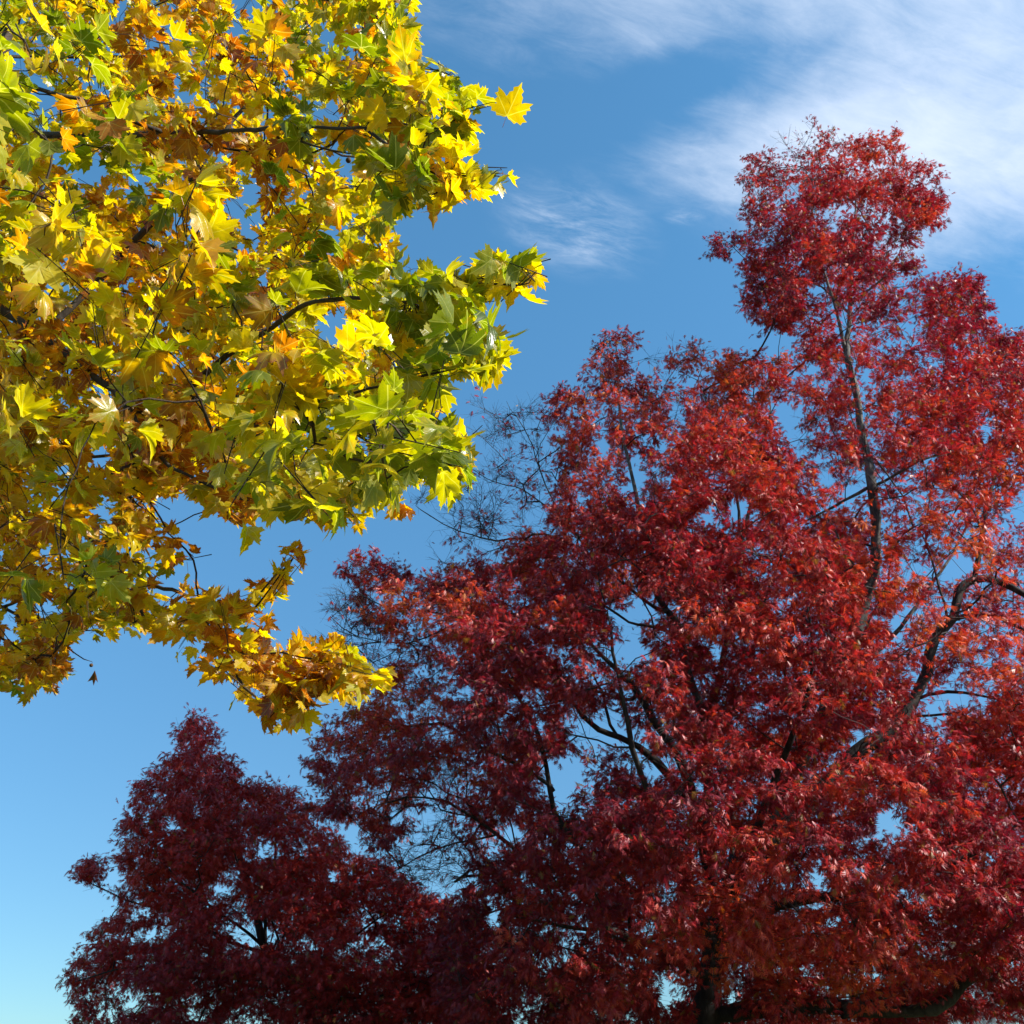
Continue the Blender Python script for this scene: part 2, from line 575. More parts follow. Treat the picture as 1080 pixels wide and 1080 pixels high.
def oak(name, label, poly, Y0, depth, edge_px, n_clump, base, limbs, holes, thin, bare, palette, leaf_size, per_clump, seed,
        clump_r=(0.34, 0.62), clear=(), more=()):
    global rng
    rng = np.random.default_rng(seed)
    root = thing(name, label, 'tree', base)
    sk = Skeleton()
    for kind, pts, r0, r1 in limbs:
        P = [p if len(p) == 4 else (*p, None) for p in pts]
        P = np.array([p[:3] if p[3] == 'w' else at(*p[:3]) for p in P])
        sk.limb(P, r0, r1, kind, join=(kind != 'trunk'))
    poly = np.asarray(poly, float)
    lo, hi = poly.min(0), poly.max(0)
    # clump centres: shell-weighted through a crown that is as deep as its outline is wide
    C = np.zeros((0, 3))
    want = n_clump
    M = want * 14
    px = rng.uniform(lo[0], hi[0], M)
    py = rng.uniform(lo[1], hi[1], M)
    s = edge_dist(px, py, poly)
    ok = s > 3
    f = np.clip(s / edge_px, 0, 1)
    h = depth * np.sqrt(np.maximum(0, 1 - (1 - f) ** 2))
    U = rng.choice((-1, 1), M) * rng.uniform(0, 1, M) ** 0.55
    Y = Y0 + h * U
    dens = np.ones(M)
    for hx, hy, rx, ry in holes:
        dens[((px - hx) / (rx + 9)) ** 2 + ((py - hy) / (ry + 9)) ** 2 < 1] = 0
    for tp, d in thin:
        dens[inside(px, py, tp)] *= d
    ok &= rng.uniform(0, 1, M) < dens
    P = at(px, py, Y)
    # uneven: leave smooth voids between boughs
    v = lump(P, seed + 5, 3.2)
    ok &= rng.uniform(0, 1, M) < np.clip((v - 0.24) / 0.28, 0.03, 1)
    idx = np.nonzero(ok)[0]
    keep = []
    KP = np.zeros((want, 3))
    for i in idx:                               # spaced apart
        if keep:
            if np.min(np.sum((KP[:len(keep)] - P[i]) ** 2, 1)) < 0.40 ** 2:
                continue
        KP[len(keep)] = P[i]
        keep.append(i)
        if len(keep) == want:
            break
    keep = np.array(keep)
    C = P[keep]
    fullness = np.minimum(1, 0.35 + dens[keep] * 0.75)
    if len(more):
        C = np.concatenate((C, at(*np.array(more, float).T)))
        fullness = np.concatenate((fullness, np.full(len(more), 0.8)))
    # leafless sprays
    B = []
    for bp, nb, by, bd in bare:
        bp = np.asarray(bp, float)
        x = rng.uniform(bp[:, 0].min(), bp[:, 0].max(), nb * 6)
        y = rng.uniform(bp[:, 1].min(), bp[:, 1].max(), nb * 6)
        g = inside(x, y, bp)
        x, y = x[g][:nb], y[g][:nb]
        B.append(at(x, y, by + rng.uniform(-bd, bd, len(x))))
    B = np.concatenate(B) if B else np.zeros((0, 3))
    nb = len(B)
    allC = np.concatenate((C, B))
    full = np.concatenate((fullness, np.zeros(nb)))
    tips = sk.grow(allC, np.array(base) + (0, 0, 2.0), step=0.42)
    print(name, 'clumps', len(C), 'bare', nb, 'nodes', sk.n)

    # twiglets and leaves of each clump
    n = len(allC)
    rad = rng.uniform(*clump_r, n)
    par = sk.par[tips]
    fw = unit(sk.P[tips] - sk.P[np.maximum(par, 0)])
    nt = 9
    tw_d = unit(rng.normal(0, 1, (n, nt, 3)) * (0.9, 0.9, 0.42) + fw[:, None] * 0.75 + np.array((0, 0, 0.12)))
    tw_l = rad[:, None] * rng.uniform(0.55, 1.15, (n, nt))
    A = np.repeat(allC[:, None], nt, 1) - fw[:, None] * rng.uniform(0, 0.25, (n, nt, 1))
    E = A + tw_d * tw_l[..., None]
    tx, ty = see(E)
    bare_i = np.arange(n) >= len(C)
    far = edge_dist(tx.ravel(), ty.ravel(), poly).reshape(n, nt)
    twk = (far > -10) | bare_i[:, None]

    def extra(t):
        t.sticks(A[twk], E[twk], 0.0042, 0.0018)
        # second order on leafless sprays
        a = np.repeat(E[bare_i].reshape(-1, 3), 3, 0)
        b0 = np.repeat(A[bare_i].reshape(-1, 3), 3, 0)
        dd = np.repeat(tw_d[bare_i].reshape(-1, 3), 3, 0)
        st = b0 + (a - b0) * rng.uniform(0.3, 0.95, (len(a), 1))
        en = st + unit(dd + rng.normal(0, 0.55, a.shape)) * rng.uniform(0.12, 0.34, (len(a), 1))
        t.sticks(st, en, 0.0030, 0.0014)

    sk.mesh(root, (OAK_BARK, OAK_TWIG), 0.0052, 0.40, extra)

    nl = np.maximum(0, (per_clump * rng.uniform(0.7, 1.3, n) * (rad / np.mean(clump_r)) ** 2 * full)).astype(int)
    nl[bare_i] = rng.choice((0, 0, 3, 7, 14), nb)
    ci = np.repeat(np.arange(n), nl)
    m = len(ci)
    ti = rng.integers(0, nt, m)
    along = rng.uniform(0.15, 1.08, m) ** 0.75
    c = A[ci, ti] + (E[ci, ti] - A[ci, ti]) * along[:, None] + rng.normal(0, 0.045, (m, 3))
    lx, ly = see(c)
    ed = edge_dist(lx, ly, poly)
    ok = (ed > -4 + rng.normal(0, 5, m)) | (ci >= len(C))
    for hx, hy, rx, ry in holes:
        q_ = ((lx - hx) / rx) ** 2 + ((ly - hy) / ry) ** 2
        ok &= ~((q_ < rng.uniform(0.6, 1.3, m)) & (rng.uniform(0, 1, m) < 0.95))
    for line, hw, yb in clear:                  # limbs that stand free of leaves
        near = np.full(m, 1e9)
        for (x0, y0), (x1, y1) in zip(line[:-1], line[1:]):
            t_ = np.clip(((lx - x0) * (x1 - x0) + (ly - y0) * (y1 - y0)) / ((x1 - x0) ** 2 + (y1 - y0) ** 2), 0, 1)
            near = np.minimum(near, np.hypot(lx - x0 - t_ * (x1 - x0), ly - y0 - t_ * (y1 - y0)))
        ok &= ~((near < hw * rng.uniform(0.5, 1.3, m)) & (c[:, 1] < yb) & (rng.uniform(0, 1, m) < 0.9))
    ci, ti, c = ci[ok], ti[ok], c[ok]
    m = len(ci)
    out = tw_d[ci, ti]
    dr = unit(out * 0.75 + rng.normal(0, 0.55, (m, 3)) + np.array((0, 0, -0.50)))
    nr = rng.normal(0, 0.55, (m, 3)) + np.array((0, 0, 1.0)) + out * 0.25
    nr = unit(nr - dr * np.sum(nr * dr, 1, keepdims=True))
    size = leaf_size * rng.uniform(0.62, 1.25, m)
    # colour of the leaves themselves: boughs that turned more or less, single leaves that differ
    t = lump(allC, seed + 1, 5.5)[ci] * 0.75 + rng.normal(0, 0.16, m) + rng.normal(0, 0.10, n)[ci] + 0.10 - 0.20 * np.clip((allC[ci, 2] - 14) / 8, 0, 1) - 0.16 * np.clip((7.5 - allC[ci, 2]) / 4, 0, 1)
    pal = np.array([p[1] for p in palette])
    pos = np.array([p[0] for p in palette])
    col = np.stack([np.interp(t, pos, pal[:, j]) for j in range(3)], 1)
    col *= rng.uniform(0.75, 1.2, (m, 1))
    odd = rng.uniform(0, 1, m) < 0.035
    col[odd] = np.array((0.30, 0.15, 0.03)) * rng.uniform(0.6, 1.1, (odd.sum(), 1))
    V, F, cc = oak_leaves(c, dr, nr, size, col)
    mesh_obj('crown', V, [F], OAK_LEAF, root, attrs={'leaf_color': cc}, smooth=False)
    print(name, 'leaves', m)
    return root


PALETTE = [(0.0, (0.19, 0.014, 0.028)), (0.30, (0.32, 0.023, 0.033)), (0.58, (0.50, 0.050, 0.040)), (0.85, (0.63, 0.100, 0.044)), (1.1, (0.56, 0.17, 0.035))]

big_poly = [(860, 126), (880, 142), (905, 152), (925, 140), (945, 136), (958, 174), (985, 168), (994, 200), (988, 236), (964, 262), (968, 290),
            (985, 296), (1000, 285), (1015, 271), (1035, 300), (1046, 332), (1062, 352), (1080, 352), (1130, 380), (1180, 460), (1205, 560), (1215, 700),
            (1205, 850), (1190, 980), (1180, 1075), (1100, 1095), (1040, 1068), (940, 1095), (900, 1110), (740, 1120), (600, 1110), (540, 1100), (470, 1090),
            (455, 1000), (480, 950), (500, 930), (478, 890), (470, 850), (440, 850), (440, 885), (415, 905), (380, 892), (346, 862), (324, 800), (340, 770),
            (346, 750), (392, 742), (400, 712), (424, 692), (388, 660), (368, 628), (357, 596), (370, 580), (400, 588), (440, 610), (470, 600),
            (485, 592), (520, 582), (545, 568), (586, 560), (574, 525), (590, 490), (574, 430), (580, 412), (602, 402), (612, 388), (624, 350),
            (642, 341), (666, 346), (672, 366), (668, 396), (700, 388), (714, 360), (738, 362), (744, 386), (770, 370), (796, 374), (826, 372),
            (838, 392), (846, 360), (806, 356), (780, 332), (786, 310), (772, 285), (744, 266), (744, 249), (776, 244), (786, 226), (774, 196),
            (790, 168), (806, 158), (832, 172), (836, 140)]
big_holes = [(668, 668, 11, 24), (674, 640, 8, 8), (650, 682, 6, 8), (620, 775, 22, 14), (645, 755, 9, 14), (592, 828, 16, 20), (690, 815, 10, 9),
             (755, 686, 7, 12), (752, 930, 5, 5), (672, 505, 7, 26), (934, 866, 17, 16), (862, 925, 8, 14), (905, 780, 10, 14),
             (985, 757, 14, 12), (945, 665, 10, 18), (1040, 455, 6, 14), (1012, 735, 12, 8), (702, 1045, 9, 16), (510, 1000, 11, 7), (540, 880, 9, 8),
             (690, 300, 1, 1), (780, 535, 12, 10), (870, 505, 10, 12), (520, 965, 9, 8), (830, 440, 14, 16), (745, 545, 8, 7), (900, 520, 8, 10),
             (1005, 605, 10, 10), (965, 600, 9, 9), (570, 762, 7, 5), (540, 740, 9, 5), (880, 970, 9, 6), (1075, 540, 10, 12), (490, 725, 14, 6),
             (700, 470, 6, 8), (712, 430, 6, 9), (640, 470, 6, 8)]
big_thin = [([(835, 335), (965, 290), (990, 330), (960, 420), (1000, 520), (860, 560), (830, 440)], 0.52),
            ([(930, 530), (1080, 480), (1150, 560), (1080, 730), (960, 760), (930, 640)], 0.42),
            ([(440, 620), (400, 690), (440, 800), (420, 880), (500, 930), (520, 820), (480, 700)], 0.45),
            ([(325, 790), (345, 740), (430, 740), (500, 820), (470, 900), (380, 895)], 0.7),
            ([(770, 150), (905, 120), (905, 175), (830, 230), (770, 260)], 0.45),
            ([(600, 720), (700, 690), (720, 800), (600, 860)], 0.6),
            ([(560, 400), (680, 340), (850, 360), (850, 420), (700, 430), (600, 520)], 0.62)]
big_bare = [([(430, 520), (520, 480), (590, 540), (580, 570), (500, 575)], 34, 19.5, 1.2), ([(500, 420), (560, 425), (590, 480), (560, 540), (500, 500)], 26, 20, 1.2),
            ([(440, 600), (520, 545), (560, 560), (500, 590)], 10, 19.8, 1.0), ([(345, 620), (420, 640), (480, 700), (400, 720), (340, 680)], 34, 19.5, 1.2),
            ([(400, 800), (480, 780), (500, 930), (420, 930)], 70, 20, 1.4), ([(840, 420), (960, 400), (990, 500), (850, 540)], 26, 20.5, 1.0),
            ([(960, 540), (1080, 500), (1080, 640), (960, 690)], 30, 20, 1.2), ([(420, 700), (520, 680), (540, 800), (440, 790)], 34, 19, 1.0),
            ([(600, 380), (800, 370), (820, 450), (620, 450)], 16, 19.5, 1.2), ([(790, 150), (900, 140), (900, 200), (800, 220)], 10, 20.4, 0.8),
            ([(720, 740), (760, 740), (760, 800), (720, 800)], 5, 16.5, 0.5)]
bb = at(742, 1080, 20)
OB = (float(bb[0]) - 0.1, 20.0, 0.0)
big_limbs = [
    ('trunk', [(OB[0], OB[1], -0.15, 'w'), (OB[0] + 0.03, 20, 1.3, 'w'), (745, 1060, 20), (752, 1000, 20), (775, 930, 20), (815, 850, 20.2), (868, 755, 20.4), (905, 660, 20.5),
               (926, 575, 20.5), (918, 500, 20.5), (905, 430, 20.5), (894, 380, 20.4), (895, 323, 20.4), (900, 260, 20.4), (903, 190, 20.4)], 0.36, 0.015),
    ('limb', [(893, 372, 20.4), (881, 333, 20.3), (872, 302, 20.2), (862, 250, 20.0), (852, 190, 20.0)], 0.065, 0.015),
    ('limb', [(895, 323, 20.4), (911, 310, 20.2), (934, 290, 20.0), (958, 240, 19.8)], 0.05, 0.014),
    ('limb', [(896, 330, 20.4), (878, 312, 20.6), (850, 295, 20.8), (800, 290, 20.9)], 0.045, 0.014),
    ('limb', [(775, 925, 20), (840, 865, 19.6), (897, 797, 19.4), (945, 765, 19.3), (967, 727, 19.3), (987, 675, 19.2), (1003, 655, 19.2), (1013, 627, 19.2), (1028, 612, 19.2),
              (1053, 613, 19.2), (1082, 628, 19.1), (1120, 650, 19), (1160, 690, 19)], 0.22, 0.05),
    ('limb', [(1003, 655, 19.2), (1038, 650, 19.0), (1082, 664, 18.8), (1130, 700, 18.4)], 0.06, 0.03),
    ('limb', [(962, 740, 19.3), (1000, 732, 19.0), (1037, 736, 18.6), (1100, 750, 18.2)], 0.05, 0.02),
    ('limb', [(955, 756, 19.3), (1010, 752, 19.0), (1040, 770, 18.6)], 0.045, 0.02),
    ('limb', [(1028, 612, 19.2), (1038, 555, 19.3), (1050, 480, 19.5), (1040, 400, 19.6), (1018, 300, 19.6)], 0.065, 0.015),
    ('limb', [(1000, 655, 19.2), (985, 600, 19.4), (978, 560, 19.6), (985, 500, 19.7)], 0.04, 0.014),
    ('limb', [(1110, 645, 19.1), (1130, 560, 19.4), (1130, 470, 19.6), (1120, 400, 19.6)], 0.06, 0.015),
    ('limb', [(918, 512, 20.5), (950, 497, 20.0), (985, 482, 19.4), (1020, 470, 19.0)], 0.06, 0.02),
    ('limb', [(916, 514, 20.5), (890, 528, 20.6), (862, 542, 20.8), (830, 560, 21)], 0.06, 0.02),
    ('limb', [(760, 960, 20), (740, 880, 19.8), (722, 810, 19.6), (703, 775, 19.5), (687, 755, 19.4), (672, 730, 19.3), (655, 715, 19.2), (645, 697, 19.1), (625, 680, 19), (600, 640, 19)], 0.17, 0.03),
    ('limb', [(732, 850, 19.8), (690, 800, 19.6), (655, 777, 19.5), (633, 768, 19.4), (613, 752, 19.3), (600, 737, 19.2), (560, 720, 19)], 0.12, 0.03),
    ('limb', [(668, 737, 19.3), (645, 732, 19.1), (622, 729, 18.9), (600, 735, 18.7), (560, 745, 18.5)], 0.05, 0.02),
    ('limb', [(650, 774, 19.5), (640, 750, 19.4), (635, 735, 19.4), (628, 715, 19.4)], 0.045, 0.02),
    ('limb', [(745, 900, 19.8), (748, 800, 19.6), (737, 737, 19.5), (727, 710, 19.5), (715, 652, 19.6), (693, 628, 19.6), (670, 520, 19.8), (655, 440, 19.8), (648, 360, 19.8)], 0.13, 0.02),
    ('limb', [(725, 690, 19.5), (705, 668, 19.3), (683, 658, 19.2), (663, 652, 19.1), (642, 641, 19), (610, 630, 19)], 0.06, 0.02),
    ('limb', [(745, 770, 19.6), (758, 707, 19.8), (767, 675, 19.9), (782, 570, 20), (770, 480, 20), (736, 400, 20)], 0.08, 0.02),
    ('limb', [(780, 585, 20), (800, 500, 20.1), (812, 430, 20.2), (800, 385, 20.3)], 0.05, 0.015),
    ('limb', [(748, 1000, 20), (690, 960, 19.6), (640, 920, 19.4), (597, 872, 19.2), (580, 835, 19.1), (569, 777, 19), (545, 735, 19), (500, 690, 18.9)], 0.13, 0.02),
    ('limb', [(578, 830, 19.1), (530, 800, 18.9), (491, 781, 18.8), (467, 763, 18.8), (400, 770, 18.8), (350, 790, 18.8)], 0.055, 0.015),
    ('limb', [(690, 640, 19.3), (625, 590, 19.4), (573, 564, 19.4), (553, 567, 19.4), (523, 571, 19.4), (507, 565, 19.4), (487, 557, 19.4), (453, 543, 19.4), (437, 534, 19.4)], 0.05, 0.008),
    ('limb', [(622, 590, 19.4), (590, 545, 19.6), (553, 519, 19.7), (533, 511, 19.8), (513, 502, 19.9), (490, 490, 19.9)], 0.03, 0.007),
    ('limb', [(596, 552, 19.6), (575, 510, 19.8), (560, 470, 20), (545, 440, 20), (535, 425, 20)], 0.028, 0.007),
    ('limb', [(600, 680, 19), (560, 655, 18.9), (530, 646, 18.9), (490, 652, 18.9), (453, 647, 18.9), (400, 640, 18.9), (365, 620, 18.9)], 0.05, 0.009),
    ('limb', [(490, 652, 18.9), (430, 680, 18.9), (380, 672, 19), (350, 650, 19)], 0.025, 0.007),
    ('limb', [(650, 925, 19.4), (580, 920, 19.4), (520, 880, 19.6), (470, 850, 19.8), (430, 840, 20), (400, 850, 20)], 0.07, 0.012),
    ('limb', [(520, 880, 19.6), (480, 890, 19.8), (440, 905, 20), (405, 925, 20)], 0.03, 0.008),
    ('limb', [(745, 1075, 20), (830, 1062, 19), (920, 1068, 18.4), (985, 1064, 18), (1018, 1040, 17.8), (1080, 1004, 17.5), (1170, 960, 17.2)], 0.20, 0.05),
    ('limb', [(760, 985, 20), (815, 955, 19), (885, 946, 18), (960, 930, 17.2), (1060, 880, 16.6)], 0.17, 0.03),
    ('limb', [(755, 990, 20), (790, 900, 18), (830, 790, 16.4), (860, 700, 15.6), (850, 640, 15.4)], 0.15, 0.02),
    ('limb', [(755, 1000, 20), (720, 930, 18), (690, 860, 16.5), (660, 760, 15.6), (640, 640, 15.4)], 0.14, 0.02),
    ('limb', [(750, 1030, 20), (690, 1000, 18.4), (620, 980, 17), (540, 970, 16.5)], 0.12, 0.02),
    ('limb', [(775, 925, 20), (770, 850, 22.5), (740, 760, 24.5), (700, 640, 25.2)], 0.14, 0.02),
    ('limb', [(840, 800, 20.3), (900, 720, 22.8), (980, 620, 24.5), (1040, 520, 24.8)], 0.13, 0.02),
    ('limb', [(900, 1065, 18.6), (1000, 1000, 21), (1100, 900, 22.5), (1140, 760, 23)], 0.11, 0.02),
]
oak('red_oak', 'tall crimson oak with several dark leaders and a narrow top against the cloud', big_poly, 20.0, 6.2, 240, 3500, OB, big_limbs,
    big_holes, big_thin, big_bare, PALETTE, 0.118, 116, 21,
    clear=[([(893, 325), (895, 380), (906, 430), (918, 500), (926, 575), (908, 655)], 8, 20.6), ([(893, 372), (881, 333), (872, 302)], 6, 20.5),
           ([(900, 797), (945, 765), (967, 727), (987, 675), (1003, 655), (1013, 627), (1028, 612), (1080, 628)], 8, 19.4), ([(962, 740), (1037, 736)], 6, 19.2), ([(1003, 655), (1080, 664)], 6, 19.2),
           ([(862, 542), (916, 512), (985, 482)], 7, 20.2), ([(735, 830), (703, 775), (672, 730), (645, 697), (625, 680)], 9, 19.8), ([(700, 808), (655, 777), (613, 752)], 9, 19.7),
           ([(715, 652), (697, 628)], 8, 19.7), ([(642, 641), (683, 658)], 6, 19.6), ([(737, 737), (727, 710)], 7, 19.6), ([(597, 872), (580, 835), (569, 777)], 8, 19.4), ([(782, 570), (740, 540)], 5, 20),
           ([(745, 1080), (748, 1000), (752, 970)], 14, 19.6), ([(815, 955), (885, 946)], 8, 19.2), ([(830, 1062), (920, 1068)], 8, 19), ([(985, 1064), (1018, 1040)], 12, 18)])

small_poly = [(204, 751), (222, 762), (243, 778), (249, 803), (262, 823), (278, 827), (308, 834), (326, 843), (342, 868), (357, 884), (370, 905), (402, 905),
              (422, 925), (440, 937), (470, 945), (510, 980), (540, 1030), (545, 1100), (500, 1140), (320, 1140), (150, 1130), (95, 1100), (66, 1046), (76, 1019), (99, 982),
              (132, 956), (126, 946), (112, 924), (78, 932), (92, 902), (110, 915), (124, 934), (140, 944), (137, 929), (125, 900), (129, 872), (137, 858), (134, 843), (156, 818), (168, 810),
              (178, 797), (186, 773), (195, 756)]
small_holes = [(270, 985, 17, 12), (252, 985, 9, 8), (278, 900, 6, 5), (160, 985, 8, 5), (350, 925, 6, 5), (330, 1000, 7, 4), (230, 940, 5, 4), (140, 1055, 8, 4), (200, 1065, 9, 4), (180, 870, 4, 5)]
small_thin = [([(225, 940), (330, 940), (330, 1010), (225, 1010)], 0.5), ([(66, 1040), (300, 1040), (300, 1100), (66, 1100)], 0.7), ([(70, 890), (150, 890), (150, 970), (70, 970)], 0.8)]
sb = at(360, 1080, 24)
SB = (float(sb[0]) + 0.3, 24.0, 0.0)
small_limbs = [
    ('trunk', [(SB[0], 24, -0.15, 'w'), (SB[0] - 0.1, 24, 1.0, 'w'), (345, 1066, 24), (312, 1036, 24), (284, 1008, 24), (262, 930, 24), (232, 850, 24), (214, 800, 24), (205, 760, 24)], 0.24, 0.012),
    ('limb', [(284, 1008, 24), (281, 970, 23.8), (290, 900, 23.6), (290, 842, 23.6)], 0.06, 0.012),
    ('limb', [(286, 1010, 24), (272, 965, 23.5), (255, 920, 23), (240, 870, 22.8)], 0.045, 0.012),
    ('limb', [(288, 1012, 24), (262, 985, 23.4), (235, 965, 22.8), (190, 930, 22.4), (150, 880, 22.4)], 0.055, 0.012),
    ('limb', [(290, 1014, 24), (305, 965, 24.4), (335, 900, 24.6), (340, 880, 24.6)], 0.055, 0.012),
    ('limb', [(305, 1030, 24), (360, 1000, 24), (410, 960, 24.2), (440, 945, 24.2)], 0.06, 0.012),
    ('limb', [(284, 1008, 24), (240, 995, 23.8), (190, 965, 23.6), (135, 950, 23.5), (85, 928, 23.5)], 0.055, 0.010),
    ('limb', [(310, 1035, 24), (220, 1030, 23.4), (140, 1020, 23), (80, 1035, 22.8)], 0.06, 0.012),
    ('limb', [(330, 1055, 24), (400, 1050, 22.6), (480, 1020, 22)], 0.07, 0.012),
    ('limb', [(300, 1025, 24), (290, 980, 26), (270, 920, 27)], 0.06, 0.012),
]
oak('young_red_oak', 'smaller dark red oak with a pointed top, shaded by the tall crimson oak', small_poly, 24.0, 3.6, 130, 1100, SB, small_limbs,
    small_holes, small_thin, [([(240, 950), (310, 950), (310, 1010), (240, 1010)], 8, 24, 1.0)], [(0.0, (0.30, 0.022, 0.030)), (0.5, (0.50, 0.034, 0.034)), (1.1, (0.58, 0.075, 0.034))],
    0.118, 100, 57,
    more=[(84, 930, 23.5), (92, 916, 23.4), (98, 928, 23.5), (110, 935, 23.6), (122, 945, 23.5), (132, 952, 23.4), (205, 765, 24), (198, 778, 24), (215, 785, 23.8), (330, 850, 23.6), (352, 885, 23.8), (400, 912, 23.8), (425, 932, 24), (300, 842, 23.6)])


# ------------------------------------------------------------------ the plane tree
def plane_leaf_shape():
    half = [(0.0, 1.0), (0.055, 0.86), (0.165, 0.81), (0.135, 0.71), (0.225, 0.655), (0.235, 0.565), (0.26, 0.515), (0.33, 0.58), (0.40, 0.62), (0.585, 0.70),
            (0.52, 0.57), (0.60, 0.515), (0.485, 0.435), (0.53, 0.345), (0.455, 0.30), (0.435, 0.255), (0.50, 0.22), (0.64, 0.185), (0.52, 0.10), (0.50, 0.015),
            (0.36, 0.02), (0.30, -0.055), (0.16, -0.035), (0.075, -0.045)]
    out = half + [(0.0, 0.0)] + [(-x, y) for x, y in half[:0:-1]]
    out = np.array(out)
    c = np.array((0.0, 0.27))
    m = len(out)
    V = np.concatenate(([c], c + (out - c) * 0.36, c + (out - c) * 0.70, out))
    k = np.arange(m)
    k2 = (k + 1) % m
    tri = np.stack((np.zeros(m, int), 1 + k2, 1 + k), -1)
    q1 = np.stack((1 + k, 1 + k2, 1 + m + k2, 1 + m + k), -1)
    q2 = np.stack((1 + m + k, 1 + m + k2, 1 + 2 * m + k2, 1 + 2 * m + k), -1)
    return V, tri, np.concatenate((q1, q2))


PV, PT, PQ = plane_leaf_shape()


def plane_leaves(C, Dr, N, size, col, name, parent, petiole_from, rim):
    m = len(C)
    X = np.cross(Dr, N)
    n = len(PV)
    x = np.repeat(PV[None, :, 0], m, 0)
    y = np.repeat(PV[None, :, 1], m, 0)
    wid = rng.uniform(0.85, 1.12, m)[:, None]
    skew = rng.normal(0, 0.07, m)[:, None]
    r2 = x ** 2 + (y - 0.27) ** 2
    z = rng.normal(0.15, 0.28, m)[:, None] * np.abs(x) + rng.normal(-0.18, 0.30, m)[:, None] * (y - 0.2) ** 2 * np.sign(y - 0.2)
    z += rng.normal(-0.15, 0.40, m)[:, None] * r2
    ph = rng.uniform(0, 6.3, (m, 1))
    th = np.arctan2(x, y - 0.27)
    z += rng.uniform(0.01, 0.075, (m, 1)) * np.sin(th * 5 + ph) * np.sqrt(r2) * 1.6
    z += rng.uniform(0.0, 0.05, (m, 1)) * np.sin(x * 9 + ph * 2) * (y + 0.2)
    # some leaves curl up hard as they dry
    curl = (rng.uniform(0, 1, m) < 0.16)[:, None] * rng.uniform(0.5, 1.3, (m, 1))
    x2 = x * wid + skew * y
    x2 = x2 * (1 - 0.45 * curl * np.abs(x))
    z += curl * np.abs(x) ** 1.5 * 0.9
    V = C[:, None] + size[:, None, None] * (x2[..., None] * X[:, None] + y[..., None] * Dr[:, None] + z[..., None] * N[:, None])
    off = np.arange(m)[:, None, None] * n
    tri = (off + PT[None]).reshape(-1, 3)
    quad = (off + PQ[None]).reshape(-1, 4)
    V = V.reshape(-1, 3)
    k = (n - 1) // 3
    fr = np.concatenate(([0], np.full(k, 0.08), np.full(k, 0.45), np.ones(k)))
    fr = fr[None] * np.ones((m, 1))
    fr[:, 1 + k:] = np.clip(fr[:, 1 + k:] + rng.normal(0, 0.22, (m, 2 * k)), 0, 1)
    cc = (col[:, None] * (1 - fr[..., None]) + rim[:, None] * fr[..., None]).reshape(-1, 3)
    uv = np.tile(np.stack((PV[:, 0] * 0.7 + 0.5, PV[:, 1] * 0.7 + 0.12), -1), (m, 1))
    t = Tubes()
    mid = (petiole_from + C) / 2 + np.array((0, 0, 0.006))
    t.sticks(petiole_from, mid, 0.0017, 0.0013)
    t.sticks(mid, C, 0.0013, 0.0012)
    pv = np.concatenate(t.V)
    pq = np.concatenate(t.F) + len(V)
    pc = np.concatenate((np.repeat(col, 6, 0), np.repeat(col, 6, 0))) * (0.8, 0.55, 0.8)
    V = np.concatenate((V, pv))
    cc = np.concatenate((cc, pc))
    uv = np.concatenate((uv, np.tile((0.62, 0.4), (len(pv), 1))))
    return mesh_obj(name, V, [tri, np.concatenate((quad, pq))], PLANE_LEAF, parent, attrs={'leaf_color': cc}, uv=uv)


rng = np.random.default_rng(99)
plane_poly = [(-420, -380), (380, -380), (430, -120), (440, 0), (448, 14), (441, 34), (452, 66), (448, 98), (462, 52), (495, 86), (500, 96), (546, 88), (550, 124), (512, 140), (516, 166), (534, 166),
              (554, 192), (518, 204), (510, 224), (480, 232), (440, 228), (420, 234), (426, 262), (434, 278), (474, 276), (502, 262), (524, 258), (550, 266), (572, 250), (584, 278), (578, 292),
              (580, 322), (560, 326), (532, 316), (540, 338), (530, 362), (548, 392), (526, 404), (496, 408), (468, 420), (472, 442), (500, 432), (531, 445), (516, 454), (500, 468), (506, 492),
              (500, 524), (476, 538), (434, 520), (430, 548), (412, 552), (402, 530), (382, 560), (342, 572), (318, 562), (296, 545), (280, 572), (250, 578), (228, 596), (222, 560), (232, 545), (205, 530), (165, 526),
              (172, 545), (208, 560), (212, 580), (196, 590), (205, 606), (228, 615), (252, 632), (262, 612), (284, 608), (294, 598), (294, 578), (308, 570), (332, 574), (330, 600), (306, 606), (304, 625), (292, 640), (290, 668),
              (302, 682), (312, 664), (334, 664), (350, 654), (368, 664), (372, 682), (396, 692), (420, 706), (415, 724), (392, 738), (366, 742), (345, 738), (330, 760), (316, 776), (290, 778), (256, 758),
              (232, 746), (246, 722), (204, 717), (178, 696), (154, 668), (106, 678), (86, 666), (76, 690), (73, 720), (60, 736), (30, 744), (0, 728), (-60, 735), (-200, 720), (-420, 600)]
plane_poly = np.array(plane_poly, float)
plane_holes = [(95, 182, 20, 10), (104, 88, 7, 7), (50, 103, 6, 8), (345, 123, 16, 9), (252, 34, 9, 6), (266, 7, 9, 8), (251, 219, 8, 10), (267, 201, 7, 6), (345, 352, 16, 9), (73, 273, 8, 6),
               (290, 343, 9, 5), (353, 160, 6, 10), (106, 482, 11, 9), (68, 496, 8, 6), (50, 643, 14, 7), (8, 655, 9, 22), (22, 66, 8, 6), (365, 175, 10, 12), (182, 385, 5, 6), (190, 538, 24, 9), (205, 552, 16, 16),
               (355, 355, 12, 8), (62, 300, 6, 4), (300, 90, 4, 5), (205, 100, 4, 4), (385, 470, 5, 5), (340, 445, 6, 5)]
PB = (-6.4, 8.2, 0.0)
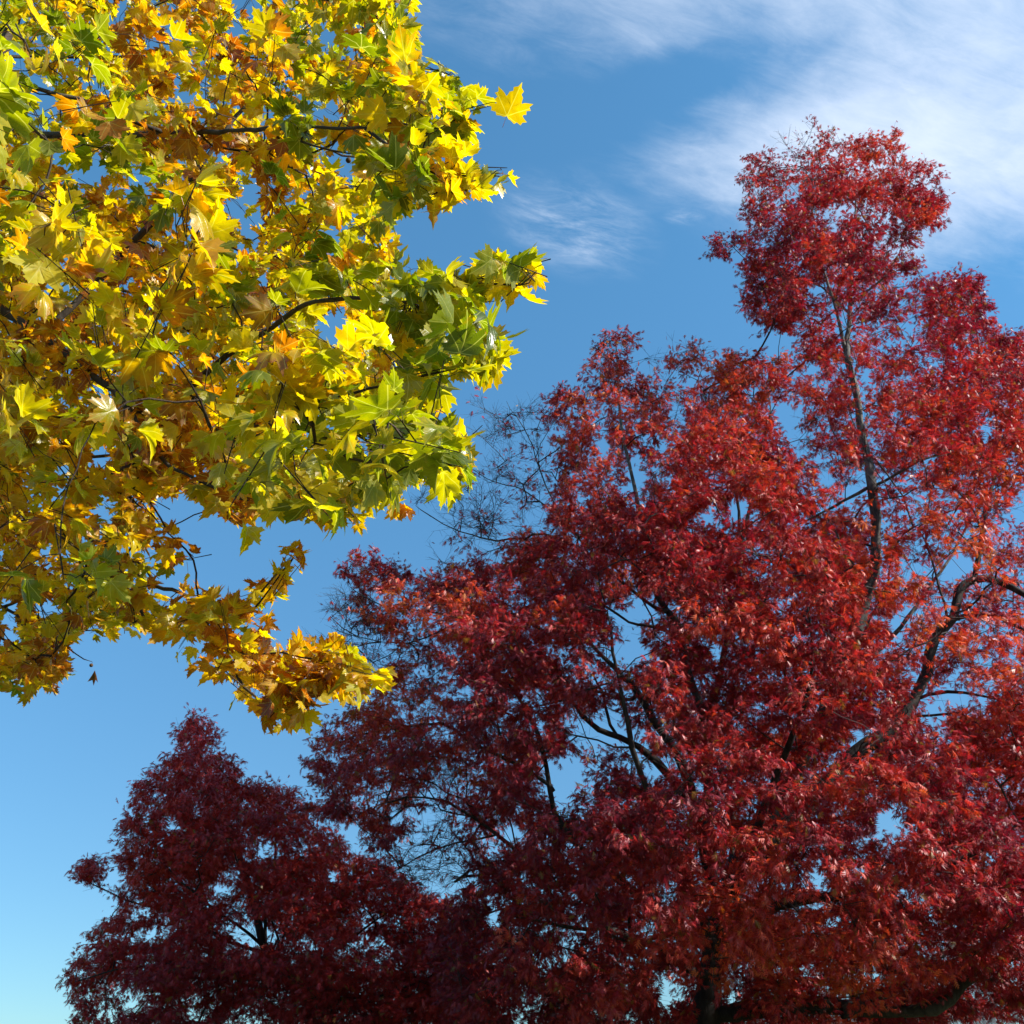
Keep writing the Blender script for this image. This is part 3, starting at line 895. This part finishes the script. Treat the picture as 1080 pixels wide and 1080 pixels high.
PK = Skeleton()
PK.limb([(PB[0], PB[1], -0.15), (PB[0] + 0.05, PB[1], 1.4), (PB[0] - 0.05, 8.25, 3.2), (PB[0] + 0.1, 8.2, 5.5), (PB[0] + 0.2, 8.1, 8.0), (PB[0] + 0.1, 8.0, 11), (PB[0] + 0.3, 8.0, 14.0)], 0.30, 0.05, 'trunk', join=False)


def pl(*pts):
    return [at(*p) for p in pts]


for pts, r0, r1 in [
    (pl((-150, 240, 7.6), (-40, 300, 7.2), (40, 352, 7.0), (72, 376, 6.9), (120, 412, 6.7), (180, 420, 6.5), (260, 419, 6.3), (340, 428, 6.1), (400, 432, 6.0), (450, 445, 5.9)), 0.075, 0.012),
    (pl((120, 412, 6.7), (150, 455, 6.4), (185, 490, 6.1), (240, 520, 5.9), (290, 535, 5.8)), 0.028, 0.008),
    (pl((-120, 80, 7.6), (-30, 125, 7.3), (27, 140, 7.2), (120, 141, 6.6), (200, 140, 5.9), (313, 137, 5.0), (390, 138, 4.5), (403, 132, 4.45), (437, 132, 4.35), (467, 133, 4.3), (487, 122, 4.3)), 0.065, 0.0035),
    (pl((390, 138, 4.5), (430, 168, 4.4), (455, 182, 4.3), (500, 184, 4.2), (525, 185, 4.2)), 0.018, 0.0035),
    (pl((320, 152, 5.0), (380, 167, 4.9)), 0.012, 0.006),
    (pl((100, 300, 7.0), (160, 230, 6.9), (185, 205, 6.9), (220, 163, 6.8), (260, 110, 6.8), (300, 60, 6.8), (330, 10, 6.8)), 0.038, 0.012),
    (pl((180, 420, 6.5), (240, 375, 5.9), (300, 335, 5.2), (350, 313, 4.7), (435, 320, 4.4), (470, 305, 4.3), (510, 297, 4.2), (548, 297, 4.2), (565, 285, 4.2)), 0.035, 0.0035),
    (pl((435, 320, 4.4), (455, 332, 4.3), (500, 345, 4.1), (520, 370, 4.0)), 0.012, 0.0035),
    (pl((260, 419, 6.3), (310, 425, 4.9), (370, 415, 4.4), (420, 405, 4.2), (480, 385, 4.1)), 0.022, 0.006),
    (pl((310, 425, 4.9), (340, 470, 4.3), (400, 490, 4.1), (460, 485, 4.0)), 0.014, 0.006),
    (pl((-90, 380, 8.5), (-30, 397, 8.3), (55, 398, 8.0), (100, 400, 7.8)), 0.03, 0.012),
    (pl((-80, 420, 9.0), (0, 468, 8.8), (10, 520, 8.6), (40, 560, 8.5), (75, 556, 8.4), (130, 590, 8.2), (150, 610, 8.1), (200, 632, 7.2), (213, 657, 6.9), (233, 677, 6.7), (263, 693, 6.4), (300, 692, 6.2), (340, 700, 6.0), (385, 708, 5.9)), 0.055, 0.0035),
    (pl((200, 632, 7.2), (240, 700, 6.8), (270, 735, 6.5), (300, 755, 6.2)), 0.018, 0.006),
    (pl((213, 650, 7.0), (255, 650, 6.7), (278, 630, 6.4), (300, 600, 6.2), (308, 590, 6.2)), 0.012, 0.005),
    (pl((-90, 580, 10.5), (0, 640, 10.3), (20, 652, 10.2), (30, 690, 10.1), (35, 725, 10.0)), 0.045, 0.010),
    (pl((0, 640, 10.3), (60, 620, 10.0), (100, 640, 9.8), (140, 655, 9.6)), 0.022, 0.008),
    (pl((40, 655, 10.0), (60, 672, 9.8), (82, 690, 9.7), (97, 698, 9.7)), 0.010, 0.005),
    (pl((-100, -60, 8.2), (40, -40, 7.8), (160, -20, 7.4), (280, -10, 7.0), (380, 5, 6.8), (430, 15, 6.7)), 0.05, 0.01),
    (pl((-60, 60, 5.0), (0, 90, 3.9), (20, 110, 3.6)), 0.02, 0.008),
    (pl((-150, 200, 8.0), (-60, 260, 10.2), (100, 300, 11.0), (220, 320, 11.0), (320, 300, 10.5)), 0.06, 0.012),
    (pl((-150, 60, 8.0), (0, 60, 10.5), (150, 60, 11.0), (300, 60, 10.5)), 0.06, 0.012),
    (pl((-150, 400, 8.4), (-20, 470, 10.2), (100, 480, 10.5), (200, 470, 10.2)), 0.055, 0.012),
]:
    PK.limb(pts, r0, r1, 'limb', step=0.16, wob=0.014)

# shoots
sx, sy, sY = [], [], []


def shoots(n, poly, y0, y1, margin, holes=True):
    p = np.asarray(poly, float)
    M = n * 12
    x = rng.uniform(p[:, 0].min(), p[:, 0].max(), M)
    y = rng.uniform(p[:, 1].min(), p[:, 1].max(), M)
    Y = rng.uniform(y0, y1, M)
    ok = inside(x, y, p) & (edge_dist(x, y, plane_poly) > margin)
    if holes:
        for hx, hy, rx, ry in plane_holes:
            ok &= ((x - hx) / (rx + 7)) ** 2 + ((y - hy) / (ry + 7)) ** 2 > 1
    i = np.nonzero(ok)[0][:n]
    sx.append(x[i]); sy.append(y[i]); sY.append(Y[i])


main_zone = [(-30, -30), (440, -30), (440, 240), (420, 330), (460, 540), (150, 540), (150, 720), (-30, 760)]
shoots(820, main_zone, 7.8, 11.5, 8)
shoots(430, main_zone, 5.8, 7.8, 11)
shoots(115, [(-30, -30), (440, -30), (440, 240), (420, 330), (460, 540), (-30, 600)], 4.4, 5.8, 15)
shoots(34, [(-30, -30), (340, -30), (340, 300), (300, 560), (-30, 640)], 3.3, 4.4, 22)
shoots(34, [(270, 330), (550, 330), (550, 580), (270, 580)], 3.2, 4.2, 15)
shoots(5, [(-20, 20), (45, 20), (45, 180), (-20, 180)], 2.3, 2.7, 10)
shoots(27, [(410, 40), (600, 40), (600, 240), (410, 240)], 3.9, 4.7, 7)
shoots(22, [(410, 245), (600, 245), (600, 345), (410, 345)], 3.9, 4.6, 7)
shoots(40, [(400, 330), (560, 330), (560, 560), (400, 560)], 4.2, 5.8, 12)
shoots(30, [(380, -20), (460, -20), (460, 200), (380, 200)], 4.5, 6.2, 10)
shoots(56, [(150, 525), (430, 525), (430, 790), (150, 790)], 5.8, 7.4, 11)
shoots(3, [(300, 578), (326, 578), (326, 596), (300, 596)], 6.1, 6.3, 5)
shoots(80, [(-30, 600), (160, 600), (160, 760), (-30, 760)], 9.0, 11.0, 6)
for x, y, Y in [(487, 122, 4.3), (472, 118, 4.3), (478, 78, 4.4), (522, 112, 4.2), (530, 105, 4.2), (525, 183, 4.2), (505, 184, 4.2), (490, 205, 4.2), (565, 282, 4.2), (545, 296, 4.2), (520, 297, 4.2), (490, 300, 4.25),
                (520, 368, 4.0), (525, 388, 4.0), (500, 345, 4.1), (505, 452, 4.1), (450, 445, 5.9), (485, 385, 4.1), (460, 485, 4.0), (385, 706, 5.9), (400, 714, 5.9), (360, 700, 5.95), (340, 700, 6.0), (300, 755, 6.2), (310, 588, 6.2), (290, 535, 5.8), (408, 715, 5.9), (375, 722, 5.9), (330, 715, 6.0), (240, 690, 6.7), (262, 735, 6.5), (285, 715, 6.3), (235, 640, 6.9), (275, 645, 6.5), (345, 672, 6.0)]:
    sx.append(np.array([x])); sy.append(np.array([y])); sY.append(np.array([Y]))
# the part of the crown above and beside the frame
shoots(520, [(-420, -380), (430, -380), (430, -30), (-30, -30), (-30, 740), (-420, 600)], 5.0, 11.0, 10, False)
sx, sy, sY = map(np.concatenate, (sx, sy, sY))
SC = at(sx, sy, sY)
tips = PK.grow(SC, np.array(PB) + (0, 0, 3), step=0.12, wob=0.12, weight=1.0, arch=0.24)
par = PK.par[tips]
fw = unit(PK.P[tips] - PK.P[np.maximum(par, 0)])
n = len(SC)
print('plane shoots', n, 'nodes', PK.n)
nl = rng.integers(7, 13, n)
nl[sY < 3.0] = 3
nl[(sY >= 3.0) & (sY < 4.8)] = rng.integers(4, 7, ((sY >= 3.0) & (sY < 4.8)).sum())
ci = np.repeat(np.arange(n), nl)
m = len(ci)
back = rng.uniform(-0.04, 0.26, m)
P0 = SC[ci] - fw[ci] * back[:, None] + rng.normal(0, 0.022, (m, 3))
out = rng.normal(0, 1, (m, 3)) * (1, 1, 0.55) + fw[ci] * 0.55 + TO_SUN * 0.25
out = unit(out)
plen = rng.uniform(0.05, 0.12, m)
P1 = P0 + out * plen[:, None]
dr = unit(out * 0.8 + rng.normal(0, 0.35, (m, 3)) + np.array((0, 0, -0.38)))
nr = rng.normal(0, 0.55, (m, 3)) + np.array((0, 0, 0.95)) + TO_SUN * 0.30
nr = unit(nr - dr * np.sum(nr * dr, 1, keepdims=True))
size = rng.uniform(0.085, 0.18, m) * rng.uniform(0.85, 1.15, n)[ci]
size *= np.where(sy[ci] > 545, 0.86, np.where(sY[ci] < 4.8, 1.12, 1.0))
ctr = P1 + dr * size[:, None] * 0.45
lx, ly = see(ctr)
dist = np.linalg.norm(ctr - CAM, axis=1)
rp = size * 0.42 / dist / T * 540
ed = edge_dist(lx, ly, plane_poly)
ok = ed > rp * rng.uniform(0.2, 0.85, m)
for hx, hy, rx, ry in plane_holes:
    q_ = ((lx - hx) / (rx + rp * 0.7)) ** 2 + ((ly - hy) / (ry + rp * 0.7)) ** 2
    ok &= ~((q_ < 1) & (rng.uniform(0, 1, m) < 0.93))
ci, P0, P1, dr, nr, size, lx, ly, ed, ctr = (a[ok] for a in (ci, P0, P1, dr, nr, size, lx, ly, ed, ctr))
m = len(ci)
leafy = np.bincount(ci, minlength=n) > 1
np.subtract.at(PK.w, tips[~leafy], 1.0)
# green on the outer and nearer shoots, gold further in, russet here and there
t = rng.normal(0, 0.20, m) + rng.normal(0, 0.13, n)[ci] + 0.62 * lump(SC, 5, 2.6)[ci] + 0.42
t -= 0.30 * np.clip((lx - 270) / 230, -0.3, 1) * (ly < 580)
t -= 0.22 * (sY[ci] < 5.0)
t -= 0.22 * np.clip((lx - 320) / 50, 0, 1) * (ly > 560)
t -= 0.30 * np.clip((110 - lx) / 60, 0, 1) * np.clip((200 - ly) / 80, 0, 1)
pos = [0.0, 0.28, 0.5, 0.72, 0.95, 1.15, 1.35]
pal = np.array([(0.10, 0.135, 0.006), (0.20, 0.22, 0.007), (0.38, 0.32, 0.008), (0.54, 0.41, 0.008), (0.56, 0.31, 0.008), (0.42, 0.14, 0.010), (0.22, 0.06, 0.014)])
br = rng.uniform(0.72, 1.12, (m, 1))
col = np.stack([np.interp(t, pos, pal[:, j]) for j in range(3)], 1) * br
turn = np.where(rng.uniform(0, 1, m) < 0.35, rng.uniform(0.15, 0.55, m), rng.uniform(-0.02, 0.12, m))     # margins turn first
col2 = np.stack([np.interp(t + turn, pos, pal[:, j]) for j in range(3)], 1) * br
PT_root = thing('plane_tree', 'yellow and green plane tree with big lobed leaves, nearer than the red oaks', 'tree', PB)
plane_leaves(P1, dr, nr, size, col, 'crown', PT_root, P0, col2)
print('plane leaves', m)


def plane_extra(t):
    t.sticks((SC - fw * 0.28)[leafy], (SC + fw * 0.03)[leafy], 0.0035, 0.002, 5)


PK.mesh(PT_root, (PLANE_BARK, PLANE_TWIG), 0.0026, 0.46, plane_extra)


# ------------------------------------------------------------------ seed balls and a withered leaf hanging from the plane tree
def seed_material():
    m, k = new_mat('seed_ball_brown')
    co = k.n('ShaderNodeTexCoord').outputs['Object']
    v = k.n('ShaderNodeTexVoronoi', in_Vector=co, in_Scale=260.0).outputs[0]
    c = k.mix(k.smooth(v, 0.1, 0.6), (0.16, 0.09, 0.03, 1), (0.05, 0.025, 0.012, 1))
    p = k.n('ShaderNodeBsdfPrincipled', in_Base_Color=c, in_Roughness=0.9)
    o = k.n('ShaderNodeOutputMaterial')
    k.t.links.new(p.outputs[0], o.inputs[0])
    return m


SEED = seed_material()


def seed_ball(P, hang, r):
    """a bristly ball on a thin stalk"""
    nlat, nlon = 12, 18
    th = np.linspace(0.02, math.pi - 0.02, nlat)
    ph = np.arange(nlon) * 2 * math.pi / nlon
    TH, PH = np.meshgrid(th, ph, indexing='ij')
    bump = 1 + 0.13 * ((np.arange(nlat)[:, None] + np.arange(nlon)[None]) % 2)
    c = P - np.array((0, 0, hang + r))
    V = c + r * bump[..., None] * np.stack((np.sin(TH) * np.cos(PH), np.sin(TH) * np.sin(PH), np.cos(TH)), -1)
    V = V.reshape(-1, 3)
    i = np.arange(nlat - 1)[:, None] * nlon + np.arange(nlon)[None]
    j = np.arange(nlat - 1)[:, None] * nlon + (np.arange(nlon)[None] + 1) % nlon
    o = mesh_obj('seed_ball', V, [np.stack((i, i + nlon, j + nlon, j), -1).reshape(-1, 4)], SEED, PT_root)
    st = Tubes()
    f = np.linspace(0, 1, 5)
    st.chain(P + np.stack((0.006 * np.sin(f * 4), 0 * f, -f * (hang + 0.2 * r)), -1), np.full(5, 0.0016), 5)
    s = mesh_obj('stalk', np.concatenate(st.V), [np.concatenate(st.F)], PLANE_TWIG, o)


for px, py, Y, hang, r in [(97, 698, 9.7, 0.02, 0.017), (368, 164, 4.95, 0.03, 0.018), (203, 640, 7.1, 0.09, 0.016), (433, 320, 4.4, 0.06, 0.015), (160, 640, 8.1, 0.1, 0.016),
                           (476, 303, 4.3, 0.05, 0.014), (30, 700, 10.1, 0.1, 0.017)]:
    seed_ball(at(px, py, Y), hang, r)

hp = at(100, 707, 9.7)
LV = np.array([(0, 0, 0), (-0.022, 0.01, -0.045), (-0.05, 0.015, -0.10), (-0.012, 0.02, -0.082), (0.01, 0.02, -0.135), (0.022, 0.006, -0.085), (0.05, 0.0, -0.112), (0.026, -0.004, -0.05), (0, 0.022, -0.05)])
LF = np.array([(0, 8, 1), (1, 8, 3), (1, 3, 2), (3, 8, 4), (4, 8, 5), (5, 8, 7), (5, 7, 6), (7, 8, 0)])
wl = mesh_obj('withered_leaf', hp + LV * 1.15, [LF], PLANE_LEAF, PT_root, attrs={'leaf_color': np.tile((0.10, 0.045, 0.02), (9, 1))}, uv=np.tile((0.62, 0.4), (9, 1)))
wl['label'] = 'withered brown leaf dangling from a bare twig'


# ------------------------------------------------------------------ leafless shrubs far behind
def bare_shrub(px, Y, h, seed):
    r = np.random.default_rng(seed)
    b = at(px, 1080, Y)
    base = np.array((b[0], Y, 0.0))
    root = thing('bare_shrub', 'leafless grey shrub low in the distance behind the tall crimson oak', 'shrub', base, 'leafless shrubs behind the oak')
    A, B, ra, rb = [], [], [], []

    def rec(p, d, L, rad, lev):
        q2 = p + d * L
        A.append(p); B.append(q2); ra.append(rad); rb.append(rad * 0.7)
        if lev == 0:
            return
        for _ in range(r.integers(2, 4)):
            rec(q2, unit(d + r.normal(0, 0.36, 3) + (0, 0, 0.12)), L * r.uniform(0.6, 0.85), rad * 0.66, lev - 1)

    stems = Tubes()
    for _ in range(9):
        d = unit(np.array((r.normal(0, 0.35), r.normal(0, 0.35), 1.0)))
        rec(base + r.normal(0, 0.25, 3) * (1, 1, 0) - (0, 0, 0.1), d, h * 0.30, 0.028, 5)
    stems.sticks(np.array(A), np.array(B), np.array(ra), np.array(rb), 4)
    stems.build('branches', GREY_TWIG, root)


for px, Y, h, s in [(1000, 44, 6.2, 1), (1030, 41, 6.4, 2), (1062, 43, 6.8, 3), (1100, 42, 6.6, 4), (930, 46, 6.0, 5)]:
    bare_shrub(px, Y, h, s)
